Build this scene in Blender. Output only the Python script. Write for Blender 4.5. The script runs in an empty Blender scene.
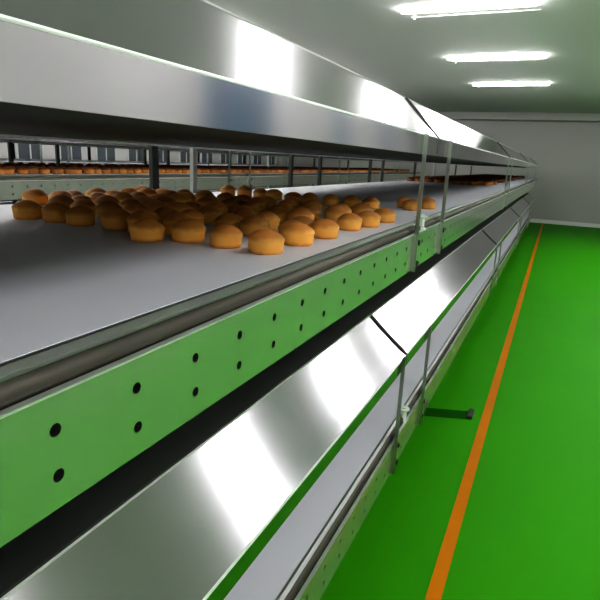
import bpy, math, random
from mathutils import Vector, Matrix
random.seed(7)
# Scene units: shapes are written in "D" (distance from the lens to the conveyor face), eye at the origin,
# x right, y along the line, z up.  W() turns them into metres on a floor at z = 0.
S = 0.42
FZ = -3.5
H = -FZ * S
COL = bpy.context.scene.collection
def W(p): return Vector((p[0]*S, p[1]*S, p[2]*S + H))

# ------------------------------------------------------------------ materials
def new_mat(name):
    m = bpy.data.materials.new(name); m.use_nodes = True
    nt = m.node_tree; b = nt.nodes['Principled BSDF']
    return m, nt, b
def steel(name, col=(.72,.74,.72), rough=.16, stretch=(1,.04,1), var=.06, bump=.02, scale=60):
    m, nt, b = new_mat(name)
    tc = nt.nodes.new('ShaderNodeTexCoord'); mp = nt.nodes.new('ShaderNodeMapping')
    mp.inputs['Scale'].default_value = stretch
    nz = nt.nodes.new('ShaderNodeTexNoise'); nz.inputs['Scale'].default_value = scale; nz.inputs['Detail'].default_value = 5
    nt.links.new(tc.outputs['Object'], mp.inputs[0]); nt.links.new(mp.outputs[0], nz.inputs['Vector'])
    mr = nt.nodes.new('ShaderNodeMapRange'); mr.inputs[3].default_value = rough-var*.5; mr.inputs[4].default_value = rough+var*.5
    nt.links.new(nz.outputs[0], mr.inputs[0]); nt.links.new(mr.outputs[0], b.inputs['Roughness'])
    n2 = nt.nodes.new('ShaderNodeTexNoise'); n2.inputs['Scale'].default_value = 3.5; n2.inputs['Detail'].default_value = 3
    nt.links.new(tc.outputs['Object'], n2.inputs['Vector'])
    cr = nt.nodes.new('ShaderNodeMix'); cr.data_type = 'RGBA'
    cr.inputs[6].default_value = (col[0]*.93, col[1]*.93, col[2]*.93, 1); cr.inputs[7].default_value = (*col, 1)
    nt.links.new(n2.outputs[0], cr.inputs[0]); nt.links.new(cr.outputs[2], b.inputs['Base Color'])
    b.inputs['Metallic'].default_value = 1
    if bump:
        bp = nt.nodes.new('ShaderNodeBump'); bp.inputs['Strength'].default_value = bump; bp.inputs['Distance'].default_value = .01
        nt.links.new(nz.outputs[0], bp.inputs['Height']); nt.links.new(bp.outputs[0], b.inputs['Normal'])
    return m
def paint(name, col, rough=.5, var=.06, scale=4, metallic=0, spec=.5, bump=0):
    m, nt, b = new_mat(name)
    tc = nt.nodes.new('ShaderNodeTexCoord'); nz = nt.nodes.new('ShaderNodeTexNoise')
    nz.inputs['Scale'].default_value = scale; nz.inputs['Detail'].default_value = 4
    nt.links.new(tc.outputs['Object'], nz.inputs['Vector'])
    mx = nt.nodes.new('ShaderNodeMix'); mx.data_type = 'RGBA'
    mx.inputs[6].default_value = (*[c*(1-var) for c in col], 1); mx.inputs[7].default_value = (*[min(1, c*(1+var)) for c in col], 1)
    nt.links.new(nz.outputs[0], mx.inputs[0]); nt.links.new(mx.outputs[2], b.inputs['Base Color'])
    b.inputs['Roughness'].default_value = rough; b.inputs['Metallic'].default_value = metallic
    b.inputs['Specular IOR Level'].default_value = spec
    if bump:
        bp = nt.nodes.new('ShaderNodeBump'); bp.inputs['Strength'].default_value = bump
        nt.links.new(nz.outputs[0], bp.inputs['Height']); nt.links.new(bp.outputs[0], b.inputs['Normal'])
    return m
def emit(name, col, st):
    m, nt, b = new_mat(name)
    nz = nt.nodes.new('ShaderNodeTexNoise'); nz.inputs['Scale'].default_value = 1
    b.inputs['Base Color'].default_value = (.9,.9,.9,1)
    b.inputs['Emission Color'].default_value = (*col, 1); b.inputs['Emission Strength'].default_value = st
    return m
M = dict(
    sheet = steel('hood_steel', (.475,.455,.49), .12, (1,.05,1), .03, .008),
    beam = steel('beam_steel', (.66,.68,.60), .22, (1,.05,1), .06, .02),
    strut = steel('strut_steel', (.36,.40,.35), .3, (1,1,.05), .05, .02),
    edge = steel('edge_highlight', (.95,.97,.95), .5, (1,1,1), .05, 0),
    roller = steel('roller_steel', (.10,.092,.08), .5, (1,.3,1), .08, .02),
    fold = paint('fold_highlight', (.72,.74,.72), .4, .02, 5),
    guide = steel('guide_steel', (.36,.365,.36), .422, (1,.3,1), .08, .02),
    galv = steel('galvanised', (.55,.57,.55), .38, (1,1,1), .1, .03),
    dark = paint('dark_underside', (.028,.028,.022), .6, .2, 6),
    deck = paint('deck_shade', (.03,.035,.028), .7, .2, 6),
    postdark = paint('dark_post', (.03,.035,.032), .5, .1, 6),
    postlight = paint('light_post', (.5,.52,.5), .4, .06, 6),
    belt = paint('white_belt', (.76,.755,.84), .45, .04, 3),
    nylon = paint('white_nylon', (.72,.76,.72), .35, .03, 5),
    bolt = paint('black_bolt', (.03,.035,.03), .4, .1, 20, .6),
    floor = paint('green_epoxy', (.032,.265,.003), .5, .08, 1.2, 0, .03),
    strip = paint('dark_green_strip', (.006,.075,.001), .6, .1, 5, 0, .02),
    yellow = paint('orange_line', (.55,.17,.001), .5, .08, 5, 0, .05),
    wall = paint('wall_panel', (.74,.72,.71), .5, .03, 1),
    ceil = paint('ceiling_panel', (.63,.645,.605), .8, .05, .5, 0, .15),
    endw = paint('end_wall', (.42,.42,.40), .5, .06, .8),
    blue = paint('blue_door', (.10,.18,.28), .4, .06, 2),
    white = paint('white_enamel', (.8,.82,.8), .35, .03, 3),
    glassy = paint('dark_window', (.13,.15,.17), .2, .1, 3),
    rubber = paint('black_rubber', (.012,.012,.012), .6, .1, 9),
    tube = emit('lamp_glow', (1,.985,.985), 36),
)
M['beam'].node_tree.nodes['Principled BSDF'].inputs['Metallic'].default_value = .86
def bun_mat(name, top, side, low):
    m, nt, b = new_mat(name)
    tc = nt.nodes.new('ShaderNodeTexCoord'); sp = nt.nodes.new('ShaderNodeSeparateXYZ')
    nt.links.new(tc.outputs['Object'], sp.inputs[0])
    nz = nt.nodes.new('ShaderNodeTexNoise'); nz.inputs['Scale'].default_value = 45; nz.inputs['Detail'].default_value = 6
    oi = nt.nodes.new('ShaderNodeObjectInfo')
    nt.links.new(tc.outputs['Object'], nz.inputs['Vector'])
    ad = nt.nodes.new('ShaderNodeMath'); ad.operation = 'MULTIPLY_ADD'; ad.inputs[1].default_value = .016; 
    nt.links.new(nz.outputs[0], ad.inputs[0]); nt.links.new(sp.outputs[2], ad.inputs[2])
    mr = nt.nodes.new('ShaderNodeMapRange'); mr.inputs[1].default_value = .008; mr.inputs[2].default_value = .062
    nt.links.new(ad.outputs[0], mr.inputs[0])
    cr = nt.nodes.new('ShaderNodeValToRGB'); e = cr.color_ramp.elements
    e[0].position = 0; e[0].color = (*low,1); e[1].position = 1; e[1].color = (*top,1)
    for p, c in ((.18,side),(.5,side),(.62,tuple(.72*a for a in side)),(.72,top)):
        k = e.new(p); k.color = (*c,1)
    nt.links.new(mr.outputs[0], cr.inputs[0])
    hv = nt.nodes.new('ShaderNodeHueSaturation')
    mv = nt.nodes.new('ShaderNodeMapRange'); mv.inputs[3].default_value = .6; mv.inputs[4].default_value = 1.15
    nt.links.new(oi.outputs['Random'], mv.inputs[0]); nt.links.new(mv.outputs[0], hv.inputs['Value'])
    nt.links.new(cr.outputs[0], hv.inputs['Color']); nt.links.new(hv.outputs[0], b.inputs['Base Color'])
    b.inputs['Roughness'].default_value = .6; b.inputs['Specular IOR Level'].default_value = .3
    bp = nt.nodes.new('ShaderNodeBump'); bp.inputs['Strength'].default_value = .25; bp.inputs['Distance'].default_value = .002
    nt.links.new(nz.outputs[0], bp.inputs['Height']); nt.links.new(bp.outputs[0], b.inputs['Normal'])
    return m
BUN = bun_mat('baked_sponge', (.56,.215,.045), (.90,.43,.085), (.62,.22,.03))

# ------------------------------------------------------------------ helpers
class MB:
    def __init__(s): s.v = []; s.f = []; s.m = []
    def add(s, vs, fs, mi=0):
        n = len(s.v); s.v += [tuple(v) for v in vs]; s.f += [tuple(i+n for i in f) for f in fs]; s.m += [mi]*len(fs)
    def box(s, a, b, mi=0):
        x0,y0,z0 = a; x1,y1,z1 = b
        s.add([(x0,y0,z0),(x1,y0,z0),(x1,y1,z0),(x0,y1,z0),(x0,y0,z1),(x1,y0,z1),(x1,y1,z1),(x0,y1,z1)],
              [(0,3,2,1),(4,5,6,7),(0,1,5,4),(1,2,6,5),(2,3,7,6),(3,0,4,7)], mi)
    def prof(s, pts, y0, y1, mi=0, caps=True):           # closed cross-section in xz pushed along y
        n = len(pts)
        vs = [(x,y0,z) for x,z in pts] + [(x,y1,z) for x,z in pts]
        fs = [(i, (i+1)%n, n+(i+1)%n, n+i) for i in range(n)]
        if caps: fs += [tuple(reversed(range(n))), tuple(range(n,2*n))]
        s.add(vs, fs, mi)
    def cyl(s, c, r, h, axis='z', n=20, mi=0, r2=None):
        r2 = r if r2 is None else r2; vs = []
        for k,(rr) in enumerate((r,r2)):
            for i in range(n):
                a = 2*math.pi*i/n; u,w = rr*math.cos(a), rr*math.sin(a); t = h*k
                vs.append({'z':(c[0]+u,c[1]+w,c[2]+t),'y':(c[0]+u,c[1]+t,c[2]+w),'x':(c[0]+t,c[1]+u,c[2]+w)}[axis])
        s.add(vs, [(i,(i+1)%n,n+(i+1)%n,n+i) for i in range(n)] + [tuple(reversed(range(n))), tuple(range(n,2*n))], mi)
    def build(s, name, mats, parent=None, smooth=False, origin=None, bevel=0):
        if not isinstance(mats, (list,tuple)): mats = [mats]
        org = parent_world(parent) if parent else (W(origin) if origin else Vector((0,0,0)))
        me = bpy.data.meshes.new(name)
        me.from_pydata([tuple(W(v)-org) for v in s.v], [], s.f)
        for m in mats: me.materials.append(m)
        for p, mi in zip(me.polygons, s.m): p.material_index = mi; p.use_smooth = smooth
        import bmesh
        bm = bmesh.new(); bm.from_mesh(me); bmesh.ops.recalc_face_normals(bm, faces=bm.faces); bm.to_mesh(me); bm.free()
        o = bpy.data.objects.new(name, me); COL.objects.link(o)
        if parent: o.parent = parent
        else: o.location = org
        if bevel:
            b = o.modifiers.new('bevel','BEVEL'); b.width = bevel*S; b.segments = 2; b.limit_method = 'ANGLE'
        return o
def parent_world(p):
    v = Vector((0,0,0))
    while p: v += p.location; p = p.parent
    return v
def tag(o, label=None, cat=None, group=None, kind=None):
    for k, v in (('label',label),('category',cat),('group',group),('kind',kind)):
        if v: o[k] = v
    return o
def empty(name, p, label, cat, group=None):
    o = bpy.data.objects.new(name, None); COL.objects.link(o); o.location = W(p); o.empty_display_size = .1
    return tag(o, label, cat, group)
KIDS = {}
def copy_tree(o, parent=None):
    c = o.copy(); COL.objects.link(c)
    if parent: c.parent = parent
    for ch in list(o.children): copy_tree(ch, c)
    return c

# ------------------------------------------------------------------ room
XL, XR, YN, YF, ZC = -20.5, 6.0, -8.0, 41.0, 3.57
def slab(name, a, b, m, kind='structure'):
    mb = MB(); mb.box(a, b); o = mb.build(name, m); 
    if kind: o['kind'] = kind
    return o
slab('floor', (XL,YN,FZ-.3), (XR,YF,FZ), M['floor'])
slab('ceiling', (XL,YN,ZC), (XR,YF,ZC+.3), M['ceil'])
slab('wall_left', (XL-.3,YN,FZ), (XL,YF,ZC), M['wall'])
slab('wall_right', (XR,YN,FZ), (XR+.3,YF,ZC), M['wall'])
slab('wall_far', (XL,YF,FZ), (XR,YF+.3,ZC), M['endw'])
slab('wall_near', (XL,YN-.3,FZ), (XR,YN,ZC), M['wall'])
slab('baseboard_right', (XR-.05,YN,FZ), (XR,YF,FZ+.25), M['white'])
slab('baseboard_far', (XL,YF-.05,FZ), (XR,YF,FZ+.25), M['white'])
# dropped bulkhead in front of the far wall
slab('trim_1', (XL,YF-1.2,ZC-.45), (XR,YF-.0,ZC), M['endw'])
# right wall: tall blue doors and a pale panel
def door(n, y0, y1, top, m):
    mb = MB(); mb.box((XR-.06,y0,FZ),(XR,y1,top)); o = mb.build('door_%d' % n, m); o['kind'] = 'structure'
    fr = MB()
    fr.box((XR-.10,y0-.12,FZ),(XR,y0,top+.12)); fr.box((XR-.10,y1,FZ),(XR,y1+.12,top+.12)); fr.box((XR-.10,y0,top),(XR,y1,top+.12))
    fr.build('door_frame', M['galv'], o)
    h = MB(); h.cyl((XR-.16,y0+.25,-1.2),.03,.9,'z',10); h.box((XR-.16,y0+.23,-1.15),(XR-.05,y0+.27,-1.1)); h.box((XR-.16,y0+.23,-.45),(XR-.05,y0+.27,-.4))
    h.build('door_handle', M['galv'], o)
door(1, 11.6, 14.9, 2.3, M['blue'])
door(2, 20.3, 21.6, 2.3, M['blue'])
door(3, 26.6, 28.2, 2.3, M['blue'])
# row of dark windows on the left wall
k = 0
for y in [1+2.2*i for i in range(18)]:
    k += 1
    mb = MB(); mb.box((XL-.02,y,-.55),(XL+.03,y+1.2,.35)); o = mb.build('window_%d' % k, M['glassy']); o['kind'] = 'structure'
    fr = MB()
    for a, b in (((y-.08,-.63),(y,.43)),((y+1.2,-.63),(y+1.28,.43)),((y,-.63),(y+1.2,-.55)),((y,.35),(y+1.2,.43)),((y+.57,-.55),(y+.63,.35))):
        fr.box((XL-.01,a[0],a[1]),(XL+.06,b[0],b[1]))
    fr.build('window_frame', M['white'], o)
# walkway line and a darker green strip laid flat across the floor
slab('trim_2', (-.485,YN,FZ), (-.365,YF,FZ+.004), M['yellow'])
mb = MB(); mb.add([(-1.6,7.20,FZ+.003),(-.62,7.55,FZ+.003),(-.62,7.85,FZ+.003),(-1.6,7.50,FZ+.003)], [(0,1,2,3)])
o = mb.build('trim_3', M['strip']); o['kind'] = 'structure'
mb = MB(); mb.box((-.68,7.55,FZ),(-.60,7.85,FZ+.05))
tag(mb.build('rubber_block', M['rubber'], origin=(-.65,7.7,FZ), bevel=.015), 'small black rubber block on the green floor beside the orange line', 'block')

# ------------------------------------------------------------------ ceiling lights
def make_light():
    r = empty('ceiling_light', (-2.4,0,ZC), 'x', 'ceiling light', 'tube lights across the ceiling')
    mb = MB(); x0,x1 = -3.97,-.87
    mb.box((x0+.06,-.07,ZC-.04),(x1-.06,.07,ZC)); mb.build('housing', M['white'], r, bevel=.01)
    mb = MB()   # diffuser with tapered ends
    a = [(x0,0),(x0+.12,-.085),(x1-.12,-.085),(x1,0),(x1-.12,.085),(x0+.12,.085)]
    n = 6
    mb.add([(p[0],p[1],ZC-.04) for p in a]+[(p[0]*.995-.01,p[1]*.8,ZC-.09) for p in a],
           [tuple(range(n)), tuple(range(n,2*n))]+[(i,(i+1)%n,n+(i+1)%n,n+i) for i in range(n)])
    mb.build('diffuser', M['tube'], r)
    mb = MB(); mb.cyl((x0+.1,.62,ZC-.04),.014,3.0,'x',8); mb.cyl((x0+.18,.62,ZC-.10),.035,.1,'z',10)
    mb.build('conduit', M['white'], r, smooth=True)
    return r
L0 = make_light()
ordw = ['first','second','third','fourth','fifth','sixth','seventh','eighth']
ordY = [-4.7,1.6,7.8,14.0,20.25,26.5]
first = True
for bi, (bx, bank) in enumerate(((0,'over the left edge of the near aisle'),(5.95,'toward the right wall'),(-7.6,'over the second conveyor'),(-10.75,'over the left side of the room'))):
    for yi, y in enumerate(ordY):
        o = L0 if first else copy_tree(L0); first = False
        o.location = W((-2.4+bx, y + (1.65 if bi == 1 else 0), ZC))
        o['label'] = 'white tube light %s, %s from the camera end' % (bank, ordw[yi])

# ------------------------------------------------------------------ conveyor
YA, YB = -5.0, 36.0
TIER = -1.908
XC = -2.59                               # centre line of the near conveyor
def mx(x, side): return x if side > 0 else 2*XC - x
def beam(side, dz, root):
    x = mx(-1.0, side); s = side
    z0, z1 = -.865+dz, -.562+dz; t = .012
    mb = MB()
    N = 12; pitch = .2847; y = 1.127 - pitch*21 - pitch/2
    zm = (z0+z1)/2
    while y < YB:
        for (za, zb, zc) in ((z0, zm, -.777+dz), (zm, z1, -.655+dz)):
            yc = y+pitch/2; circ = []; sq = []; inn = []
            for i in range(N):
                a = 2*math.pi*(i+.5)/N; u, w = math.cos(a), math.sin(a)
                circ.append((x, yc+.0175*u, zc+.0175*w)); inn.append((x-s*.03, yc+.0175*u, zc+.0175*w))
            # outer boundary points matched by angle from the hole centre
            corners = [(y+pitch,zb),(y,zb),(y,za),(y+pitch,za)]
            for i in range(N):
                a = 2*math.pi*(i+.5)/N; u, w = math.cos(a), math.sin(a)
                q = i//3; r = i%3
                if r == 1: sq.append((x,corners[q][0],corners[q][1]))
                else:
                    c = corners[q]
                    # neighbours of a corner sit on the two sides meeting there
                    vert = abs(u) > abs(w)
                    if vert: sq.append((x, c[0], zc + (c[1]-zc)*.45))
                    else: sq.append((x, yc + (c[0]-yc)*.35, c[1]))
            mb.add(circ+sq, [(i,(i+1)%N,N+(i+1)%N,N+i) for i in range(N)], 0)
            mb.add(circ+inn, [(i,(i+1)%N,N+(i+1)%N,N+i) for i in range(N)]+[tuple(range(N,2*N))], 1)
        y += pitch
    yend = y; ys = 1.127 - pitch*21 - pitch/2
    # folded top and bottom returns, near-white to paint in the edge highlight
    mb.prof([(x+s*.002,z1-.003),(x+s*.002,z1+.003),(x-s*.022,z1+.003),(x-s*.022,z1-.012),(x-s*.01,z1-.012)], ys, yend, 2)
    mb.prof([(x,z0),(x-s*.05,z0),(x-s*.05,z0+.012),(x-s*.01,z0+.012)], ys, yend, 2)
    return mb.build('side_beam', [M['beam'], M['rubber'], M['edge']], root)
def hood(dz, root, lower):
    if lower:
        lip0, lip1 = -1.785, -1.672; top = []
        x, z = -1.006, lip1+.006; n = 10; wdt = .3585/n
        for i in range(n):
            a = math.radians(37.5 + 5.5*i/(n-1)); x -= wdt; z += wdt*math.tan(a); top.append((x,z))
        seams = [YA,-3.66,4.66,12.96,21.3,29.6,YB]
    else:
        lip0, lip1 = .081, .233; top = [(-1.331,.571)]
        seams = [YA,-3.2,5.08,13.4,21.7,30.0,YB]
    xt, zt = top[-1]
    for a, b in zip(seams, seams[1:]):
        half = [(-1.0,lip0),(-1.0,lip1-.004),(-1.006,lip1+.006)] + top
        inner = [(-1.014,lip0)]
        pts = half + [(2*XC-p[0],p[1]) for p in reversed(half)] + [(2*XC+1.014,lip0),(2*XC+1.014,lip0+.03),(-1.014,lip0+.03),(-1.014,lip0)]
        mb = MB(); mb.prof(pts, a+.006, b-.006)
        o = mb.build('hood_panel', M['sheet'], root)
        if lower:
            for p in o.data.polygons: p.use_smooth = True
            o.data.set_sharp_from_angle(angle=math.radians(6))
    e = top[-1]
    for s in (1,-1):
        mb = MB(); g = lambda x: x if s > 0 else 2*XC-x
        mb.prof([(g(-.9985),lip1-.005),(g(-.9985),lip1+.001),(g(-1.005),lip1+.0075),(g(-1.008),lip1+.004)], YA, YB)
        mb.build('fold_highlight_strip', M['fold'], root)  # pale strip painting the highlight along the lip fold
        mb = MB(); mb.prof([(g(e[0]),e[1]-.004),(g(e[0]+.003),e[1]+.004),(g(e[0]-.006),e[1]+.006)], YA, YB)
        mb.build('top_highlight_strip', M['fold'], root)  # same painted highlight along the sheet's top edge
    for b in seams[1:-1]:      # dark folded joint between neighbouring hood panels
        mb = MB(); P = [(-1.004,lip0+.01),(-1.004,lip1)] + [(p[0]-.001,p[1]+.004) for p in top]
        for A, B in zip(P, P[1:]):
            vs = [(q[0]+ox, yy, q[1]+oz) for yy in (b-.014,b+.014) for q in (A,B) for ox,oz in ((0,0),(.006,.010))]
            mb.add(vs, [(0,1,3,2),(4,5,7,6),(0,1,5,4),(2,3,7,6),(0,2,6,4),(1,3,7,5)])
        mb.build('panel_seam', M['dark'], root)
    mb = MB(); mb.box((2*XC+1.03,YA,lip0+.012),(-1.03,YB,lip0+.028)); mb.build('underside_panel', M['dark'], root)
    mb = MB(); mb.box((2*XC+1.0,YA,lip0-.018),(2*XC+1.016,YB,lip0)); mb.build('rear_trim', M['white'], root)
    if lower:
        mb = MB(); mb.box((2*XC-xt+.01,YA,zt+.002),(xt-.01,YB,zt+.014)); mb.build('top_deck', M['deck'], root)  # shade on the deck is put into its dark colour
def tier(dz, root):
    xe = -1.085
    mb = MB(); mb.box((2*XC-xe,YA,-.50+dz),(xe,YB,-.478+dz)); mb.build('conveyor_belt', M['belt'], root)
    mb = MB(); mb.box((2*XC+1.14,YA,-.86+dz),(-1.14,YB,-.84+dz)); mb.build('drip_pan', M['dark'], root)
    for s in (1,-1):
        # bevelled edge guide with fine cross ribs, then the dark rolled tube
        mb = MB(); m = lambda x: mx(x, s)
        mb.prof([(m(-1.083),-.500+dz),(m(-1.083),-.480+dz),(m(-1.068),-.482+dz),(m(-1.049),-.497+dz),(m(-1.055),-.515+dz)], YA, YB)
        y = 0.6
        while y < 3.2 and s > 0:
            mb.add([(m(-1.068),y,-.4805+dz),(m(-1.068),y+.014,-.4805+dz),(m(-1.047),y+.014,-.4965+dz),(m(-1.047),y,-.4965+dz)], [(0,1,2,3)])
            y += .03
        mb.build('edge_guide', M['guide'], root)
        mb = MB(); mb.cyl((m(-1.075),YA,-.552+dz),.046,YB-YA,'y',28); mb.build('edge_roller', M['roller'], root, smooth=True)
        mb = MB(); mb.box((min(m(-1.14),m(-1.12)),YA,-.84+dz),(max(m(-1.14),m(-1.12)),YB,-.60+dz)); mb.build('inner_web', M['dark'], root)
        beam(s, dz, root)
def strut(y, ztop, zbot, side, root):
    x = mx(-1.0, side); x2 = mx(-.982, side)
    mb = MB(); mb.box((min(x,x2),y,zbot),(max(x,x2),y+.075,ztop))
    x3 = mx(-.968, side); mb.box((min(x2,x3),y,zbot),(max(x2,x3),y+.015,ztop))
    o = mb.build('support_strut', M['strut'], root)
    for dzz in (.05,.23):
        b = MB(); b.cyl((x-.005,y+.14,zbot+dzz),.024,.03,'x',10); b.build('bolt', M['bolt'], o, smooth=False)
def clamp(y, z, root):
    mb = MB(); mb.cyl((-1.045,y,z-.07),.036,.085,'z',20); mb.cyl((-1.045,y,z+.015),.06,.02,'z',24); mb.cyl((-1.045,y,z+.035),.032,.015,'z',20)
    mb.cyl((-1.045,y,z-.1),.05,.03,'z',20)
    mb.build('adjusting_knob', M['nylon'], root, smooth=False, bevel=.006)
def make_conveyor():
    root = empty('conveyor', (XC,0,FZ), 'nearest steel two tier conveyor with white belts and angled hood panels', 'conveyor')
    tier(0, root); tier(TIER, root)
    hood(0, root, False); hood(0, root, True)
    for y in (4.49, 5.60, 12.8, 13.9, 21.1, 22.2, 29.4, 30.5):
        for s in (1,-1):
            if s > 0:
                strut(y, .236, -.875, s, root); strut(y, -1.66, -2.79, s, root)
    clamp(4.88, -.47, root); clamp(4.98, -2.375, root)
    # rear uprights
    for y, wd, m in ((-3.6,.09,'postlight'),(5.10,.11,'postdark'),(5.88,.08,'postlight'),(8.75,.09,'postdark'),(10.05,.09,'postdark'),(13.25,.1,'postdark'),(14.35,.1,'postdark'),(18,.13,'postdark'),(21.1,.14,'postlight'),(26,.13,'postdark'),(31,.13,'postdark')):
        x = 2*XC+.985
        mb = MB(); mb.box((x-.05,y,FZ+.04),(x-.0,y+wd,.10))
        o = mb.build('rear_post', M[m], root)
        mb = MB(); mb.cyl((x-.03,y+wd/2,FZ),.09,.04,'z',18,r2=.05); mb.build('foot', M['rubber'], o)
    for y in (9.1, 10.2):   # crossed thin braces
        mb = MB(); x = 2*XC+1.0
        mb.add([(x,y,-.45),(x+.03,y,-.45),(x+.03,y+.05,-.45),(x,y+.05,-.45),(x,y-.45,.1),(x+.03,y-.45,.1),(x+.03,y-.40,.1),(x,y-.40,.1)],
               [(0,1,2,3),(4,5,6,7),(0,1,5,4),(1,2,6,5),(2,3,7,6),(3,0,4,7)])
    # front legs set back under the lower tier
    for y in (-3.6,.6,4.6,8.8,13,17.2,21.4,25.6,29.8,34):
        mb = MB(); mb.box((-1.62,y,FZ+.05),(-1.5,y+.12,-2.77)); o = mb.build('leg', M['galv'], root)
        mb = MB(); mb.cyl((-1.56,y+.06,FZ),.09,.05,'z',18,r2=.05); mb.build('foot', M['rubber'], o)
        mb = MB(); mb.box((-4.17,y+.02,-2.9),(-1.12,y+.10,-2.77)); mb.build('cross_member', M['galv'], root)
    return root
conv = make_conveyor()
for i, lab in ((1,'second steel conveyor of baked buns, across the rear aisle behind the nearest one'),(2,'farthest steel conveyor with an empty belt along the left wall')):
    c = copy_tree(conv); c.location = W((XC-7.0*i,0,FZ)); c['label'] = lab

# ------------------------------------------------------------------ buns
def bun_mesh(seed):
    rnd = random.Random(seed)
    R = .0925*S*1.03; h = .125*S
    prof = [(0,0),(.70,0),(.87,.01),(.915,.05),(.94,.22),(.96,.42),(.985,.52),(1.0,.565),(.995,.61),(.95,.66),(.85,.74),(.69,.84),(.48,.93),(.24,.985),(0,1.0)]
    n = 28; vs = []; fs = []
    ph = rnd.random()*6; ph2 = rnd.random()*6; ox, oy = (rnd.random()-.5)*.12, (rnd.random()-.5)*.12; hk = .93+.14*rnd.random()
    rings = []
    for k,(r,z) in enumerate(prof):
        if r == 0: rings.append([len(vs)]); vs.append((ox*R*z, oy*R*z, z*h*hk)); continue
        ring = []
        for i in range(n):
            a = 2*math.pi*i/n
            w = 1+.018*math.sin(2*a+ph)+.012*math.sin(5*a+ph2)
            dz = (.012*math.sin(3*a+ph2) if z > .5 and r > .5 else 0)
            t = max(0, (z-.6)/.4)
            ring.append(len(vs)); vs.append((R*r*w*math.cos(a)+ox*R*t, R*r*w*math.sin(a)+oy*R*t, h*hk*(z+dz)))
        rings.append(ring)
    for A, B in zip(rings, rings[1:]):
        if len(A) == 1: fs += [(A[0], B[(i+1)%n], B[i]) for i in range(n)]
        elif len(B) == 1: fs += [(A[i], A[(i+1)%n], B[0]) for i in range(n)]
        else: fs += [(A[i], A[(i+1)%n], B[(i+1)%n], B[i]) for i in range(n)]
    me = bpy.data.meshes.new('sponge_bun'); me.from_pydata(vs, [], fs); me.materials.append(BUN)
    for p in me.polygons: p.use_smooth = True
    return me
BM = [bun_mesh(s) for s in range(5)]
BZ = -.478
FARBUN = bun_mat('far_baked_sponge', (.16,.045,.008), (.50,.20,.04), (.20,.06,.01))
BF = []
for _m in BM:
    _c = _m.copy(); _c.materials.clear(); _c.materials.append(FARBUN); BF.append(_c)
def place(x, y, label, group, meshes=BM):
    o = bpy.data.objects.new('sponge_bun', random.choice(meshes)); COL.objects.link(o)
    o.location = W((x,y,BZ)); o.rotation_euler.z = random.random()*6.28
    s = random.uniform(.95,1.06); o.scale = (s,s,s*random.uniform(.94,1.06))
    return tag(o, label, 'bun', group)
occ = []
def free(x, y, d=.188): return all((x-a)**2+(y-b)**2 > d*d for a, b in occ)
def num(i):
    base = ['nearest','second','third','fourth','fifth','sixth','seventh','eighth','ninth','tenth','eleventh','twelfth','thirteenth','fourteenth','fifteenth']
    return base[i]
G1 = 'buns in the near batch on the nearest upper belt'
front = [(-1.31,2.47),(-1.30,2.83),(-1.29,3.21),(-1.30,3.71),(-1.26,4.02),(-1.26,4.44)]
names = ['nearest','second','third','fourth','fifth','sixth']
for i,(x,y) in enumerate(front):
    occ.append((x,y)); place(x,y,'golden sponge bun on the white belt, %s along the right edge of the batch' % names[i], G1)
for x,y,l in ((-1.57,2.50,'golden sponge bun standing just left of the nearest edge bun'),(-1.83,2.52,'golden bun in the front row, third from the right'),(-2.02,2.40,'golden bun in the front row, fourth from the right'),
              (-1.27,6.20,'golden bun standing alone at the far right corner, behind the near strut'),(-1.37,5.85,'golden bun beside the near strut at the batch end'),(-1.50,6.09,'golden bun at the far end of the batch, left of the strut'),
              ):
    occ.append((x,y)); place(x,y,l,G1)
far = [(-3.69,5.91),(-3.40,5.82),(-3.17,5.80),(-2.96,5.74),(-2.62,5.55),(-2.39,5.47),(-2.16,5.53),(-1.95,5.59),(-1.74,5.60)]
for i,(x,y) in enumerate(far):
    occ.append((x,y)); place(x,y,'dark shaded bun in the far end row, %s from the left' % (num(i) if i else 'first'), G1)
rows = 7
for r in range(rows):
    y0 = 2.66 + r*.335
    c = 0
    for k in range(11):
        x = -1.50 - k*.245 + (.10 if r%2 else 0) + random.uniform(-.03,.03)
        y = y0 + random.uniform(-.05,.05) + (.04*k*0)
        if x > -1.36 or x < -4.0 or not free(x,y): continue
        if x < -3.4 and y < 3.2: continue
        if y > 5.0 and x > -1.62: continue
        occ.append((x,y)); 
        place(x,y,'bun inside the near batch, %s row from the front, %s from the right edge' % (num(r) if r else 'first', num(c) if c else 'first'), G1); c += 1
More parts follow.
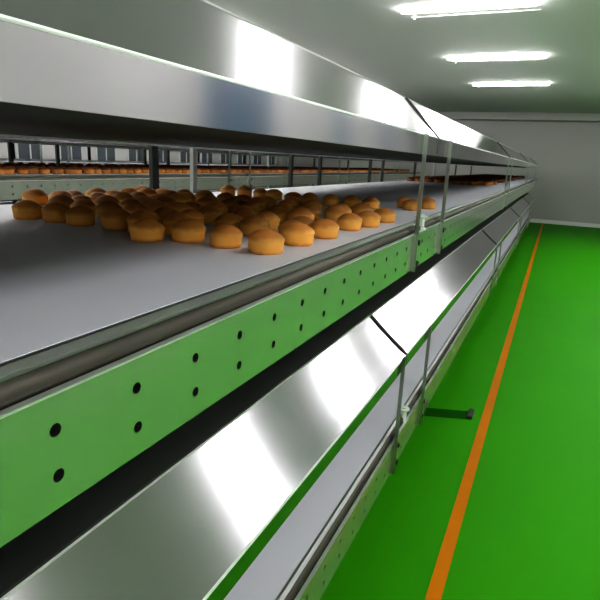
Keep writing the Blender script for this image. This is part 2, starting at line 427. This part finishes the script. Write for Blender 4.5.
# second batch farther down the same belt, and those on the second conveyor
n2 = 0
for r in range(8):
    for k in range(9):
        x = -1.75-k*.26+random.uniform(-.03,.03); y = 15.9+r*.33+random.uniform(-.04,.04)
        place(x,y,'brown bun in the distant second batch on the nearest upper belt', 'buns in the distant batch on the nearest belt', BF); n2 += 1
total = 0
n3 = 0
y = 6.0
while n3 < 110:
    x = -8.30+random.uniform(-.03,.02)
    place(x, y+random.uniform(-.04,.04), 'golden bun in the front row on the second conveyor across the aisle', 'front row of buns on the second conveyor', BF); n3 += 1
    y += .24 if n3 < 60 else .27
def stuff(name, spots, label):
    vs = []; fs = []
    src = BM[0]; sv = [v.co.copy() for v in src.vertices]; sf = [tuple(p.vertices) for p in src.polygons]
    # reduced copy: every ring kept but fewer sides
    org = W((spots[0][0],spots[0][1],BZ))
    n = 12
    pr = [(0.0,0),(.78,0),(.95,.5),(1.0,.6),(.82,.76),(.45,.93),(0,1)]
    for (x,y) in spots:
        b = W((x,y,BZ))-org; k0 = len(vs); idx = []
        for r,z in pr:
            if r == 0: idx.append([len(vs)]); vs.append((b.x,b.y,b.z+z*.125*S)); continue
            ring = []
            for i in range(n):
                a = 2*math.pi*i/n; ring.append(len(vs)); vs.append((b.x+r*.095*S*math.cos(a), b.y+r*.095*S*math.sin(a), b.z+z*.125*S))
            idx.append(ring)
        for A,B in zip(idx,idx[1:]):
            if len(A)==1: fs += [(A[0],B[(i+1)%n],B[i]) for i in range(n)]
            elif len(B)==1: fs += [(A[i],A[(i+1)%n],B[0]) for i in range(n)]
            else: fs += [(A[i],A[(i+1)%n],B[(i+1)%n],B[i]) for i in range(n)]
    me = bpy.data.meshes.new(name); me.from_pydata(vs,[],fs); me.materials.append(M['bunfar'])
    for p in me.polygons: p.use_smooth = True
    o = bpy.data.objects.new(name, me); COL.objects.link(o); o.location = org
    return tag(o, label, 'buns', None, 'stuff')
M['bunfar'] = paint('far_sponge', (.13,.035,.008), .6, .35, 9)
sp = []
for r in range(1,9):
    y = 5.0
    while y < 35:
        sp.append((-8.30-r*.3+random.uniform(-.03,.03), y+random.uniform(-.05,.05))); y += .28
stuff('bun_pile', sp, 'mass of brown buns covering the second conveyor behind its front row')
sp = []
for r in range(8):
    y = 18.8
    while y < 35:
        sp.append((-1.78-r*.28+random.uniform(-.03,.03), y+random.uniform(-.05,.05))); y += .3
stuff('bun_trail', sp, 'distant buns trailing away down the nearest upper belt')

# ------------------------------------------------------------------ camera
f = 545.0
dY = Vector((258,-129,f)).normalized()
dD = Vector((-100,2100,f)); dD = (dD - dD.dot(dY)*dY).normalized()
U = -dD; X = dY.cross(U)
if X.x < 0: X = -X
# photo axes (right, down, forward) -> world
right = Vector((X.x, dY.x, U.x)); down = Vector((X.y, dY.y, U.y)); fwd = Vector((X.z, dY.z, U.z))
cam = bpy.data.cameras.new('camera'); co = bpy.data.objects.new('camera', cam); COL.objects.link(co)
R = Matrix((right, -down, -fwd)).transposed().to_4x4()
R.translation = W((0,0,0))
co.matrix_world = R
cam.sensor_width = 36; cam.lens = f/600*36; cam.clip_start = .01
bpy.context.scene.camera = co

w = bpy.data.worlds.new('world'); bpy.context.scene.world = w; w.use_nodes = True
w.node_tree.nodes['Background'].inputs[0].default_value = (.8,.9,.85,1); w.node_tree.nodes['Background'].inputs[1].default_value = .1
sc = bpy.context.scene
sc.view_settings.view_transform = 'Standard'; sc.view_settings.look = 'Medium High Contrast'; sc.view_settings.exposure = 1.15
